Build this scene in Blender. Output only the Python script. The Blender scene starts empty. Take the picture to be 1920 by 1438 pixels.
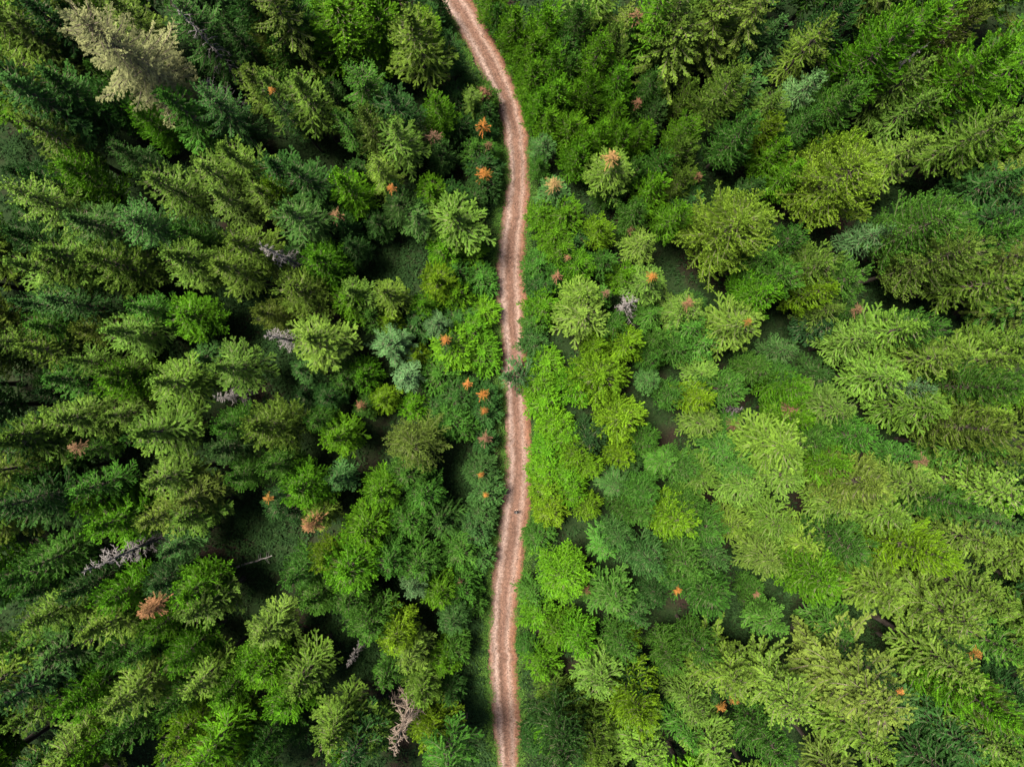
import bpy, math, random
import numpy as np
from mathutils import Vector, Matrix

R = math.radians
# ------------------------------------------------------------------ camera, sky, sun, exposure
scene = bpy.context.scene
CAM_H = 92.0                       # metres above the forest floor
FPX = 1280.0                       # focal length in photograph pixels (24 mm on 36 mm, 1920 px wide)
CX, CY = 960.0, 719.0
cam_data = bpy.data.cameras.new('camera')
cam_data.lens = 24.0
cam_data.sensor_width = 36.0
cam_data.clip_start = 0.5
cam_data.clip_end = 2000.0
cam = bpy.data.objects.new('camera', cam_data)
cam.location = (0, 0, CAM_H)
cam.rotation_euler = (0, 0, 0)
scene.collection.objects.link(cam)
scene.camera = cam

SUN_EL, SUN_AZ = 68.0, 156.0       # azimuth measured anticlockwise from +X: soft light from the upper left
world = bpy.data.worlds.new('World')
scene.world = world
world.use_nodes = True
wn = world.node_tree.nodes
wl = world.node_tree.links
bg = wn['Background']
sky = wn.new('ShaderNodeTexSky')
sky.sky_type = 'NISHITA'
sky.sun_disc = False
sky.sun_elevation = R(SUN_EL)
sky.sun_rotation = R(90.0 - SUN_AZ)
sky.air_density = 1.0
sky.dust_density = 3.0
wl.new(sky.outputs[0], bg.inputs[0])
bg.inputs[1].default_value = 0.055

sun_data = bpy.data.lights.new('sun', 'SUN')
sun_data.energy = 5.0
sun_data.angle = R(20.0)
sun_data.color = (1.0, 0.94, 0.80)
sun = bpy.data.objects.new('sun', sun_data)
d = Vector((math.cos(R(SUN_AZ)) * math.cos(R(SUN_EL)), math.sin(R(SUN_AZ)) * math.cos(R(SUN_EL)), math.sin(R(SUN_EL))))
sun.rotation_euler = d.to_track_quat('Z', 'Y').to_euler()
sun.location = d * 150
scene.collection.objects.link(sun)

vs = scene.view_settings
vs.view_transform = 'Standard'
vs.look = 'None'
vs.exposure = 1.76
vs.gamma = 1.0
vs.use_curve_mapping = False
scene.render.engine = 'CYCLES'
scene.cycles.max_bounces = 5
scene.cycles.diffuse_bounces = 1
scene.cycles.transmission_bounces = 2
scene.cycles.use_denoising = True

C = scene.collection
rng = np.random.default_rng(20240611)
rnd = random.Random(77)


# ------------------------------------------------------------------ helpers
def ground_z(x, y):
    x = np.asarray(x, float); y = np.asarray(y, float)
    return 0.22 * np.sin(x * .21 + 1.3) * np.cos(y * .17 + .4) + 0.12 * np.sin(x * .53 + y * .41)


def px2w(px, py, z=0.0):
    s = (CAM_H - z) / FPX
    return (px - CX) * s, (CY - py) * s


def new_mesh(name, V, F, mats=(), smooth=False):
    """V (n,3); F (m,3) or (m,4) int array"""
    me = bpy.data.meshes.new(name)
    V = np.asarray(V, np.float32); F = np.asarray(F, np.int32)
    k = F.shape[1]
    me.vertices.add(len(V)); me.vertices.foreach_set('co', V.ravel())
    me.loops.add(F.size); me.loops.foreach_set('vertex_index', F.ravel())
    me.polygons.add(len(F))
    me.polygons.foreach_set('loop_start', np.arange(0, F.size, k, dtype=np.int32))
    me.polygons.foreach_set('loop_total', np.full(len(F), k, np.int32))
    if smooth:
        me.polygons.foreach_set('use_smooth', np.ones(len(F), bool))
    me.update(calc_edges=True)
    for m in mats:
        me.materials.append(m)
    return me


def point_attr(me, name, vals):
    a = me.attributes.new(name, 'FLOAT', 'POINT')
    a.data.foreach_set('value', np.asarray(vals, np.float32))


def obj(name, me, parent=None):
    o = bpy.data.objects.new(name, me)
    C.objects.link(o)
    if parent is not None:
        o.parent = parent
    return o


def tag(o, label=None, cat=None, group=None, kind=None):
    if label: o['label'] = label
    if cat: o['category'] = cat
    if group: o['group'] = group
    if kind: o['kind'] = kind
    return o


class Tubes:
    """collects tapered tubes"""
    def __init__(s, sides=5):
        s.V, s.F, s.n, s.k = [], [], 0, sides

    def add(s, pts, radii):
        pts = np.asarray(pts, float); k = s.k
        m = len(pts)
        t = np.gradient(pts, axis=0)
        t /= np.linalg.norm(t, axis=1)[:, None] + 1e-9
        ref = np.where(np.abs(t[:, 2:3]) > .9, np.array([[1., 0, 0]]), np.array([[0, 0, 1.]]))
        u = np.cross(t, ref); u /= np.linalg.norm(u, axis=1)[:, None] + 1e-9
        v = np.cross(t, u)
        a = np.arange(k) * 2 * math.pi / k
        ring = (u[:, None, :] * np.cos(a)[None, :, None] + v[:, None, :] * np.sin(a)[None, :, None]) * np.asarray(radii)[:, None, None]
        s.V.append((pts[:, None, :] + ring).reshape(-1, 3))
        i = np.arange(m - 1)[:, None] * k + np.arange(k)[None, :]
        j = np.arange(m - 1)[:, None] * k + (np.arange(k)[None, :] + 1) % k
        s.F.append((np.stack([i, j, j + k, i + k], -1).reshape(-1, 4)) + s.n)
        s.n += m * k

    def mesh(s, name, mat):
        return new_mesh(name, np.concatenate(s.V), np.concatenate(s.F), [mat], True)


class Kites:
    """collects needle sprays: kite-shaped leaf faces"""
    def __init__(s):
        s.P, s.D, s.N, s.L, s.W, s.T = [], [], [], [], [], []

    def add(s, P, D, N, L, W, T):
        n = len(P)
        s.P.append(P); s.D.append(D); s.N.append(N)
        s.L.append(np.broadcast_to(L, n)); s.W.append(np.broadcast_to(W, n)); s.T.append(np.broadcast_to(T, n))

    def mesh(s, name, mat):
        P = np.concatenate(s.P); D = np.concatenate(s.D); N = np.concatenate(s.N)
        L = np.concatenate(s.L)[:, None]; W = np.concatenate(s.W)[:, None]; T = np.concatenate(s.T)
        D = D / (np.linalg.norm(D, axis=1)[:, None] + 1e-9)
        S = np.cross(D, N); S /= np.linalg.norm(S, axis=1)[:, None] + 1e-9
        U = np.cross(S, D)
        mid = P + D * L * .48 + U * W * .12
        V = np.stack([P, mid + S * W * .5 - U * W * .18, P + D * L, mid - S * W * .5 - U * W * .18], 1).reshape(-1, 3)
        q = np.arange(len(P))[:, None] * 4
        F = np.concatenate([q + [0, 1, 2], q + [0, 2, 3]], 1).reshape(-1, 3)
        me = new_mesh(name, V, F, [mat])
        point_attr(me, 'tint', np.repeat(T, 4))
        return me


# ------------------------------------------------------------------ materials
def mat_new(name):
    m = bpy.data.materials.new(name); m.use_nodes = True
    nt = m.node_tree
    for n in list(nt.nodes): nt.nodes.remove(n)
    return m, nt.nodes, nt.links


def foliage_material(name, rough=0.75, trans=0.12, noise_scale=0.9):
    m, N, Lk = mat_new(name)
    out = N.new('ShaderNodeOutputMaterial')
    oi = N.new('ShaderNodeObjectInfo')
    at = N.new('ShaderNodeAttribute'); at.attribute_name = 'tint'
    geo = N.new('ShaderNodeNewGeometry')
    nz = N.new('ShaderNodeTexNoise'); nz.inputs['Scale'].default_value = noise_scale; nz.inputs['Detail'].default_value = 3
    Lk.new(geo.outputs['Position'], nz.inputs['Vector'])
    # brightness factor from random spray tint and slow noise
    ad = N.new('ShaderNodeMath'); ad.operation = 'MULTIPLY_ADD'; ad.inputs[1].default_value = 0.9; ad.inputs[2].default_value = 0.55
    Lk.new(at.outputs['Fac'], ad.inputs[0])
    nm = N.new('ShaderNodeMapRange'); nm.inputs[1].default_value = .3; nm.inputs[2].default_value = .7
    nm.inputs[3].default_value = .8; nm.inputs[4].default_value = 1.2
    Lk.new(nz.outputs['Fac'], nm.inputs[0])
    mu = N.new('ShaderNodeMath'); mu.operation = 'MULTIPLY'
    Lk.new(ad.outputs[0], mu.inputs[0]); Lk.new(nm.outputs[0], mu.inputs[1])
    hs = N.new('ShaderNodeHueSaturation')
    hm = N.new('ShaderNodeMapRange'); hm.inputs[3].default_value = .512; hm.inputs[4].default_value = .486
    Lk.new(at.outputs['Fac'], hm.inputs[0])
    Lk.new(hm.outputs[0], hs.inputs['Hue'])
    Lk.new(mu.outputs[0], hs.inputs['Value'])
    Lk.new(oi.outputs['Color'], hs.inputs['Color'])
    pb = N.new('ShaderNodeBsdfPrincipled'); pb.inputs['Roughness'].default_value = rough
    pb.inputs['Specular IOR Level'].default_value = 0.10
    tr = N.new('ShaderNodeBsdfTranslucent')
    Lk.new(hs.outputs[0], pb.inputs['Base Color']); Lk.new(hs.outputs[0], tr.inputs['Color'])
    mx = N.new('ShaderNodeMixShader'); mx.inputs[0].default_value = trans
    Lk.new(pb.outputs[0], mx.inputs[1]); Lk.new(tr.outputs[0], mx.inputs[2])
    Lk.new(mx.outputs[0], out.inputs[0])
    return m


def wood_material(name, c1, c2, scale=3.0):
    m, N, Lk = mat_new(name)
    out = N.new('ShaderNodeOutputMaterial')
    tc = N.new('ShaderNodeTexCoord')
    mp = N.new('ShaderNodeMapping'); mp.inputs['Scale'].default_value = (1, 1, .25)
    nz = N.new('ShaderNodeTexNoise'); nz.inputs['Scale'].default_value = scale; nz.inputs['Detail'].default_value = 5
    cr = N.new('ShaderNodeValToRGB')
    cr.color_ramp.elements[0].position = .35; cr.color_ramp.elements[0].color = (*c1, 1)
    cr.color_ramp.elements[1].position = .68; cr.color_ramp.elements[1].color = (*c2, 1)
    pb = N.new('ShaderNodeBsdfPrincipled'); pb.inputs['Roughness'].default_value = .9
    pb.inputs['Specular IOR Level'].default_value = .15
    bp = N.new('ShaderNodeBump'); bp.inputs['Strength'].default_value = .5
    Lk.new(tc.outputs['Object'], mp.inputs[0]); Lk.new(mp.outputs[0], nz.inputs['Vector'])
    Lk.new(nz.outputs['Fac'], cr.inputs[0]); Lk.new(cr.outputs[0], pb.inputs['Base Color'])
    Lk.new(nz.outputs['Fac'], bp.inputs['Height']); Lk.new(bp.outputs[0], pb.inputs['Normal'])
    Lk.new(pb.outputs[0], out.inputs[0])
    return m


M_FOL = foliage_material('needle_foliage')
M_DEADFOL = foliage_material('dry_needles', .8, .2)
M_BARK = wood_material('bark', (.034, .026, .021), (.085, .069, .058))
M_BOUGH = wood_material('bough_wood', (.09, .07, .05), (.20, .16, .125))
M_GREY = wood_material('weathered_wood', (.075, .066, .063), (.19, .172, .165), 5)
M_BROWNWOOD = wood_material('dry_brown_wood', (.085, .060, .046), (.19, .15, .12), 5)


def ground_material():
    m, N, Lk = mat_new('forest_floor')
    out = N.new('ShaderNodeOutputMaterial')
    geo = N.new('ShaderNodeNewGeometry')
    n1 = N.new('ShaderNodeTexNoise'); n1.inputs['Scale'].default_value = .16; n1.inputs['Detail'].default_value = 4
    n2 = N.new('ShaderNodeTexNoise'); n2.inputs['Scale'].default_value = 4.5; n2.inputs['Detail'].default_value = 6
    for n in (n1, n2): Lk.new(geo.outputs['Position'], n.inputs['Vector'])
    c1 = N.new('ShaderNodeValToRGB')
    c1.color_ramp.elements[0].color = (.007, .005, .004, 1); c1.color_ramp.elements[0].position = .3
    c1.color_ramp.elements[1].color = (.020, .013, .009, 1); c1.color_ramp.elements[1].position = .75
    c2 = N.new('ShaderNodeValToRGB')
    c2.color_ramp.elements[0].color = (.006, .012, .004, 1); c2.color_ramp.elements[0].position = .3
    c2.color_ramp.elements[1].color = (.014, .028, .007, 1); c2.color_ramp.elements[1].position = .75
    Lk.new(n2.outputs['Fac'], c1.inputs[0]); Lk.new(n2.outputs['Fac'], c2.inputs[0])
    mr = N.new('ShaderNodeMapRange'); mr.inputs[1].default_value = .34; mr.inputs[2].default_value = .5
    Lk.new(n1.outputs['Fac'], mr.inputs[0])
    mx = N.new('ShaderNodeMix'); mx.data_type = 'RGBA'
    Lk.new(mr.outputs[0], mx.inputs[0]); Lk.new(c1.outputs[0], mx.inputs[6]); Lk.new(c2.outputs[0], mx.inputs[7])
    pb = N.new('ShaderNodeBsdfPrincipled'); pb.inputs['Roughness'].default_value = .95
    pb.inputs['Specular IOR Level'].default_value = .1
    bp = N.new('ShaderNodeBump'); bp.inputs['Strength'].default_value = .8; bp.inputs['Distance'].default_value = .15
    Lk.new(n2.outputs['Fac'], bp.inputs['Height']); Lk.new(bp.outputs[0], pb.inputs['Normal'])
    Lk.new(mx.outputs[2], pb.inputs['Base Color'])
    Lk.new(pb.outputs[0], out.inputs[0])
    return m


def road_material():
    """attribute across: 0 left edge .. 1 right edge"""
    m, N, Lk = mat_new('gravel_road')
    out = N.new('ShaderNodeOutputMaterial')
    geo = N.new('ShaderNodeNewGeometry')
    at = N.new('ShaderNodeAttribute'); at.attribute_name = 'across'
    al = N.new('ShaderNodeAttribute'); al.attribute_name = 'along'
    cb = N.new('ShaderNodeCombineXYZ')
    Lk.new(at.outputs['Fac'], cb.inputs[0]); Lk.new(al.outputs['Fac'], cb.inputs[1])
    mp = N.new('ShaderNodeMapping'); mp.inputs['Scale'].default_value = (5.0, .10, 1)      # streaks drawn out along the road
    Lk.new(cb.outputs[0], mp.inputs[0])
    nw = N.new('ShaderNodeTexNoise'); nw.inputs['Scale'].default_value = .10; nw.inputs['Detail'].default_value = 3
    nf = N.new('ShaderNodeTexNoise'); nf.inputs['Scale'].default_value = 7; nf.inputs['Detail'].default_value = 6
    nm_ = N.new('ShaderNodeTexNoise'); nm_.inputs['Scale'].default_value = 1.6; nm_.inputs['Detail'].default_value = 5
    nst = N.new('ShaderNodeTexNoise'); nst.inputs['Scale'].default_value = 1.6; nst.inputs['Detail'].default_value = 4
    Lk.new(mp.outputs[0], nst.inputs['Vector'])
    vo = N.new('ShaderNodeTexVoronoi'); vo.inputs['Scale'].default_value = 6.5
    for n in (nw, nf, nm_, vo): Lk.new(geo.outputs['Position'], n.inputs['Vector'])
    wob = N.new('ShaderNodeMath'); wob.operation = 'MULTIPLY_ADD'; wob.inputs[1].default_value = .22; wob.inputs[2].default_value = -.11
    Lk.new(nw.outputs['Fac'], wob.inputs[0])
    a2 = N.new('ShaderNodeMath'); a2.operation = 'ADD'
    Lk.new(at.outputs['Fac'], a2.inputs[0]); Lk.new(wob.outputs[0], a2.inputs[1])
    wob2 = N.new('ShaderNodeMath'); wob2.operation = 'MULTIPLY_ADD'; wob2.inputs[1].default_value = .16; wob2.inputs[2].default_value = -.08
    Lk.new(nm_.outputs['Fac'], wob2.inputs[0])
    a3 = N.new('ShaderNodeMath'); a3.operation = 'ADD'
    Lk.new(a2.outputs[0], a3.inputs[0]); Lk.new(wob2.outputs[0], a3.inputs[1])
    cr = N.new('ShaderNodeValToRGB'); E = cr.color_ramp.elements
    E[0].position = 0.0; E[0].color = (0.056, 0.029, 0.018, 1)
    E[1].position = 1.0; E[1].color = (0.070, 0.032, 0.016, 1)
    for p, c in ((.10, (0.101, 0.060, 0.045)), (.24, (0.153, 0.108, 0.093)), (.40, (0.077, 0.043, 0.031)), (.56, (0.090, 0.050, 0.037)),
                 (.69, (0.142, 0.095, 0.078)), (.84, (0.103, 0.052, 0.034))):
        e = E.new(p); e.color = (*c, 1)
    Lk.new(a3.outputs[0], cr.inputs[0])
    # patches where the tracks fade
    br = N.new('ShaderNodeMapRange'); br.inputs[1].default_value = .25; br.inputs[2].default_value = .75
    br.inputs[3].default_value = .75; br.inputs[4].default_value = 1.25
    Lk.new(nf.outputs['Fac'], br.inputs[0])
    bv = N.new('ShaderNodeMapRange'); bv.inputs[3].default_value = .72; bv.inputs[4].default_value = 1.28
    sp = N.new('ShaderNodeSeparateColor'); Lk.new(vo.outputs['Color'], sp.inputs[0]); Lk.new(sp.outputs[0], bv.inputs[0])
    mu = N.new('ShaderNodeMath'); mu.operation = 'MULTIPLY'
    Lk.new(br.outputs[0], mu.inputs[0]); Lk.new(bv.outputs[0], mu.inputs[1])
    sr = N.new('ShaderNodeMapRange'); sr.inputs[1].default_value = .3; sr.inputs[2].default_value = .7
    sr.inputs[3].default_value = .72; sr.inputs[4].default_value = 1.28
    Lk.new(nst.outputs['Fac'], sr.inputs[0])
    mu2 = N.new('ShaderNodeMath'); mu2.operation = 'MULTIPLY'
    Lk.new(mu.outputs[0], mu2.inputs[0]); Lk.new(sr.outputs[0], mu2.inputs[1])
    hs = N.new('ShaderNodeHueSaturation'); Lk.new(cr.outputs[0], hs.inputs['Color']); Lk.new(mu2.outputs[0], hs.inputs['Value'])
    pb = N.new('ShaderNodeBsdfPrincipled'); pb.inputs['Roughness'].default_value = .95
    pb.inputs['Specular IOR Level'].default_value = .12
    bp = N.new('ShaderNodeBump'); bp.inputs['Strength'].default_value = .6; bp.inputs['Distance'].default_value = .05
    Lk.new(vo.outputs['Distance'], bp.inputs['Height']); Lk.new(bp.outputs[0], pb.inputs['Normal'])
    Lk.new(hs.outputs[0], pb.inputs['Base Color'])
    Lk.new(pb.outputs[0], out.inputs[0])
    return m


def plain_material(name, col, rough=.8, var=.25, scale=30):
    m, N, Lk = mat_new(name)
    out = N.new('ShaderNodeOutputMaterial')
    tc = N.new('ShaderNodeTexCoord')
    nz = N.new('ShaderNodeTexNoise'); nz.inputs['Scale'].default_value = scale
    Lk.new(tc.outputs['Object'], nz.inputs['Vector'])
    mr = N.new('ShaderNodeMapRange'); mr.inputs[3].default_value = 1 - var; mr.inputs[4].default_value = 1 + var
    Lk.new(nz.outputs['Fac'], mr.inputs[0])
    hs = N.new('ShaderNodeHueSaturation'); hs.inputs['Color'].default_value = (*col, 1)
    Lk.new(mr.outputs[0], hs.inputs['Value'])
    pb = N.new('ShaderNodeBsdfPrincipled'); pb.inputs['Roughness'].default_value = rough
    Lk.new(hs.outputs[0], pb.inputs['Base Color']); Lk.new(pb.outputs[0], out.inputs[0])
    return m


# ------------------------------------------------------------------ road course (photograph pixels: y, left edge, right edge)
ROAD = [(-260, 690, 760), (-120, 755, 822), (-30, 805, 868), (0, 820, 885), (50, 856, 912), (100, 884, 938), (150, 909, 962), (185, 931, 974), (230, 941, 985),
        (260, 946, 990), (300, 951, 992), (340, 953, 992), (370, 947, 990), (400, 944, 990), (440, 936, 986), (500, 930, 984), (560, 930, 986),
        (620, 938, 986), (650, 943, 985), (700, 941, 988), (750, 948, 991), (800, 949, 994), (850, 949, 997), (900, 947, 997), (950, 941, 993),
        (1000, 933, 990), (1050, 926, 982), (1100, 923, 973), (1150, 920, 968), (1200, 918, 966), (1250, 917, 968), (1300, 920, 972),
        (1350, 925, 975), (1400, 930, 973), (1438, 936, 970), (1480, 944, 975), (1600, 962, 995), (1740, 985, 1020)]
RY = np.array([r[0] for r in ROAD], float); RL = np.array([r[1] for r in ROAD], float); RR = np.array([r[2] for r in ROAD], float)


RL -= 2.0; RR += 2.0


def road_px(y):
    return np.interp(y, RY, RL), np.interp(y, RY, RR)


def road_dist(x, y):
    """signed metres outside the road edge for a ground point (negative = on the road)"""
    s = CAM_H / FPX
    px = CX + np.asarray(x) / s; py = CY - np.asarray(y) / s
    l, r = road_px(py)
    return np.maximum(l - px, px - r) * s


# ------------------------------------------------------------------ ground, road, verge
def build_ground():
    xs = np.concatenate([[-900, -400, -200, -130], np.arange(-110, 110.1, 1.6), [130, 200, 400, 900]])
    ys = np.concatenate([[-900, -400, -200, -120], np.arange(-95, 95.1, 1.6), [120, 200, 400, 900]])
    X, Y = np.meshgrid(xs, ys)
    rd = road_dist(X, Y)
    Z = ground_z(X, Y)
    k = np.clip((rd + .2) / 2.5, 0, 1)
    Z = Z * k - .02 + .0 * X
    ditch = np.exp(-((rd - 1.5) / .7) ** 2) * -.18
    Z = Z + ditch
    V = np.stack([X, Y, Z], -1).reshape(-1, 3)
    ny, nx = X.shape
    i = (np.arange(ny - 1)[:, None] * nx + np.arange(nx - 1)[None, :]).ravel()
    F = np.stack([i, i + 1, i + 1 + nx, i + nx], 1)
    o = obj('ground', new_mesh('ground', V, F, [ground_material()], True))
    tag(o, 'dark mossy forest floor under the conifers', kind='structure')


def build_road():
    s = CAM_H / FPX
    ys = np.arange(-240, 1720, 5.0)
    l, r = road_px(ys)
    w = np.array([1, 2, 3, 2, 1.]); w /= w.sum()
    l = np.convolve(np.pad(l, 2, 'edge'), w, 'valid'); r = np.convolve(np.pad(r, 2, 'edge'), w, 'valid')
    l = l + rng.normal(0, 1.3, len(ys)); r = r + rng.normal(0, 1.3, len(ys))
    U = np.array([0, .06, .15, .25, .34, .45, .56, .66, .75, .86, .94, 1.])
    prof = np.array([0, .05, .06, .03, .05, .10, .10, .05, .03, .06, .05, 0.]) * .8 + .012
    X = (l[:, None] * (1 - U) + r[:, None] * U - CX) * s
    Y = np.repeat(((CY - ys) * s)[:, None], len(U), 1)
    Z = np.repeat(prof[None], len(ys), 0) + rng.normal(0, .006, X.shape)
    V = np.stack([X, Y, Z], -1).reshape(-1, 3)
    n = len(U)
    i = (np.arange(len(ys) - 1)[:, None] * n + np.arange(n - 1)[None]).ravel()
    F = np.stack([i, i + n, i + n + 1, i + 1], 1)
    me = new_mesh('road', V, F, [road_material()], True)
    point_attr(me, 'across', np.repeat(U[None], len(ys), 0).ravel())
    point_attr(me, 'along', np.repeat((ys * s)[:, None], n, 1).ravel())
    tag(obj('road', me), 'pinkish brown gravel forest road with pale wheel tracks', kind='structure')
    # loose stones on the road, too many to count
    ns = 7000
    yy = rng.uniform(-150, 1600, ns)
    lo, hi = np.interp(yy, ys, l), np.interp(yy, ys, r)
    u = np.where(rng.random(ns) < .45, rng.beta(.5, .5, ns), rng.random(ns)) * 1.04 - .02
    xx = lo + (hi - lo) * u
    P = np.stack([(xx - CX) * s, (CY - yy) * s, np.interp(np.clip(u, 0, 1), U, prof) + .01], 1)
    base = np.array([[1, 0, 0], [0, 1, 0], [-1, 0, 0], [0, -1, 0], [0, 0, 1], [0, 0, -1.]])
    fc = np.array([[0, 1, 4], [1, 2, 4], [2, 3, 4], [3, 0, 4], [1, 0, 5], [2, 1, 5], [3, 2, 5], [0, 3, 5]])
    sz = rng.gamma(3., .013, ns)[:, None, None] + .015
    a = rng.uniform(0, 6.28, ns)
    B = base[None] * (1 + rng.normal(0, .25, (ns, 6, 1))) * np.array([1, .75, .6])
    Xr = B[..., 0] * np.cos(a)[:, None] - B[..., 1] * np.sin(a)[:, None]
    Yr = B[..., 0] * np.sin(a)[:, None] + B[..., 1] * np.cos(a)[:, None]
    V = P[:, None] + np.stack([Xr, Yr, B[..., 2]], -1) * sz
    F = (np.arange(ns)[:, None, None] * 6 + fc[None]).reshape(-1, 3)
    me = new_mesh('loose_gravel', V.reshape(-1, 3), F, [M_STONE])
    point_attr(me, 'tint', np.repeat(rng.random(ns), 6))
    o = obj('loose_gravel', me)
    o.color = (.115, .070, .053, 1)
    tag(o, 'loose stones scattered over the gravel road', 'gravel', kind='stuff')


def scatter_kites(n, xy, lmin, lmax, wfac, upness, blades):
    """n clumps of `blades` kites each at ground xy"""
    K = Kites()
    P = np.repeat(np.stack([xy[:, 0], xy[:, 1], ground_z(xy[:, 0], xy[:, 1]) * np.clip(road_dist(xy[:, 0], xy[:, 1]) / 2.5, 0, 1) - .05], 1), blades, 0)
    m = len(P)
    a = rng.uniform(0, 6.283, m)
    up = rng.uniform(upness * .4, upness, m)
    D = np.stack([np.cos(a), np.sin(a), up], 1)
    Nn = np.stack([rng.normal(0, .3, m), rng.normal(0, .3, m), np.ones(m)], 1)
    L = rng.uniform(lmin, lmax, m)
    P = P + np.stack([np.cos(a), np.sin(a), np.zeros(m)], 1) * rng.uniform(0, lmax * .5, m)[:, None]
    P[:, 2] += rng.uniform(0, lmax * .6, m)
    T = np.clip(np.repeat(rng.random(len(xy)), blades) * .6 + rng.random(m) * .4, 0, 1)
    K.add(P, D, Nn, L, L * wfac, T)
    return K


M_STONE = foliage_material('stone', .95, 0.0, 2.0)
build_ground()
build_road()

# ------------------------------------------------------------------ tree generators (all built at real size, base at origin)
def frame_dirs(a):
    return np.array([math.cos(a), math.sin(a), 0.]), np.array([-math.sin(a), math.cos(a), 0.])


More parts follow.
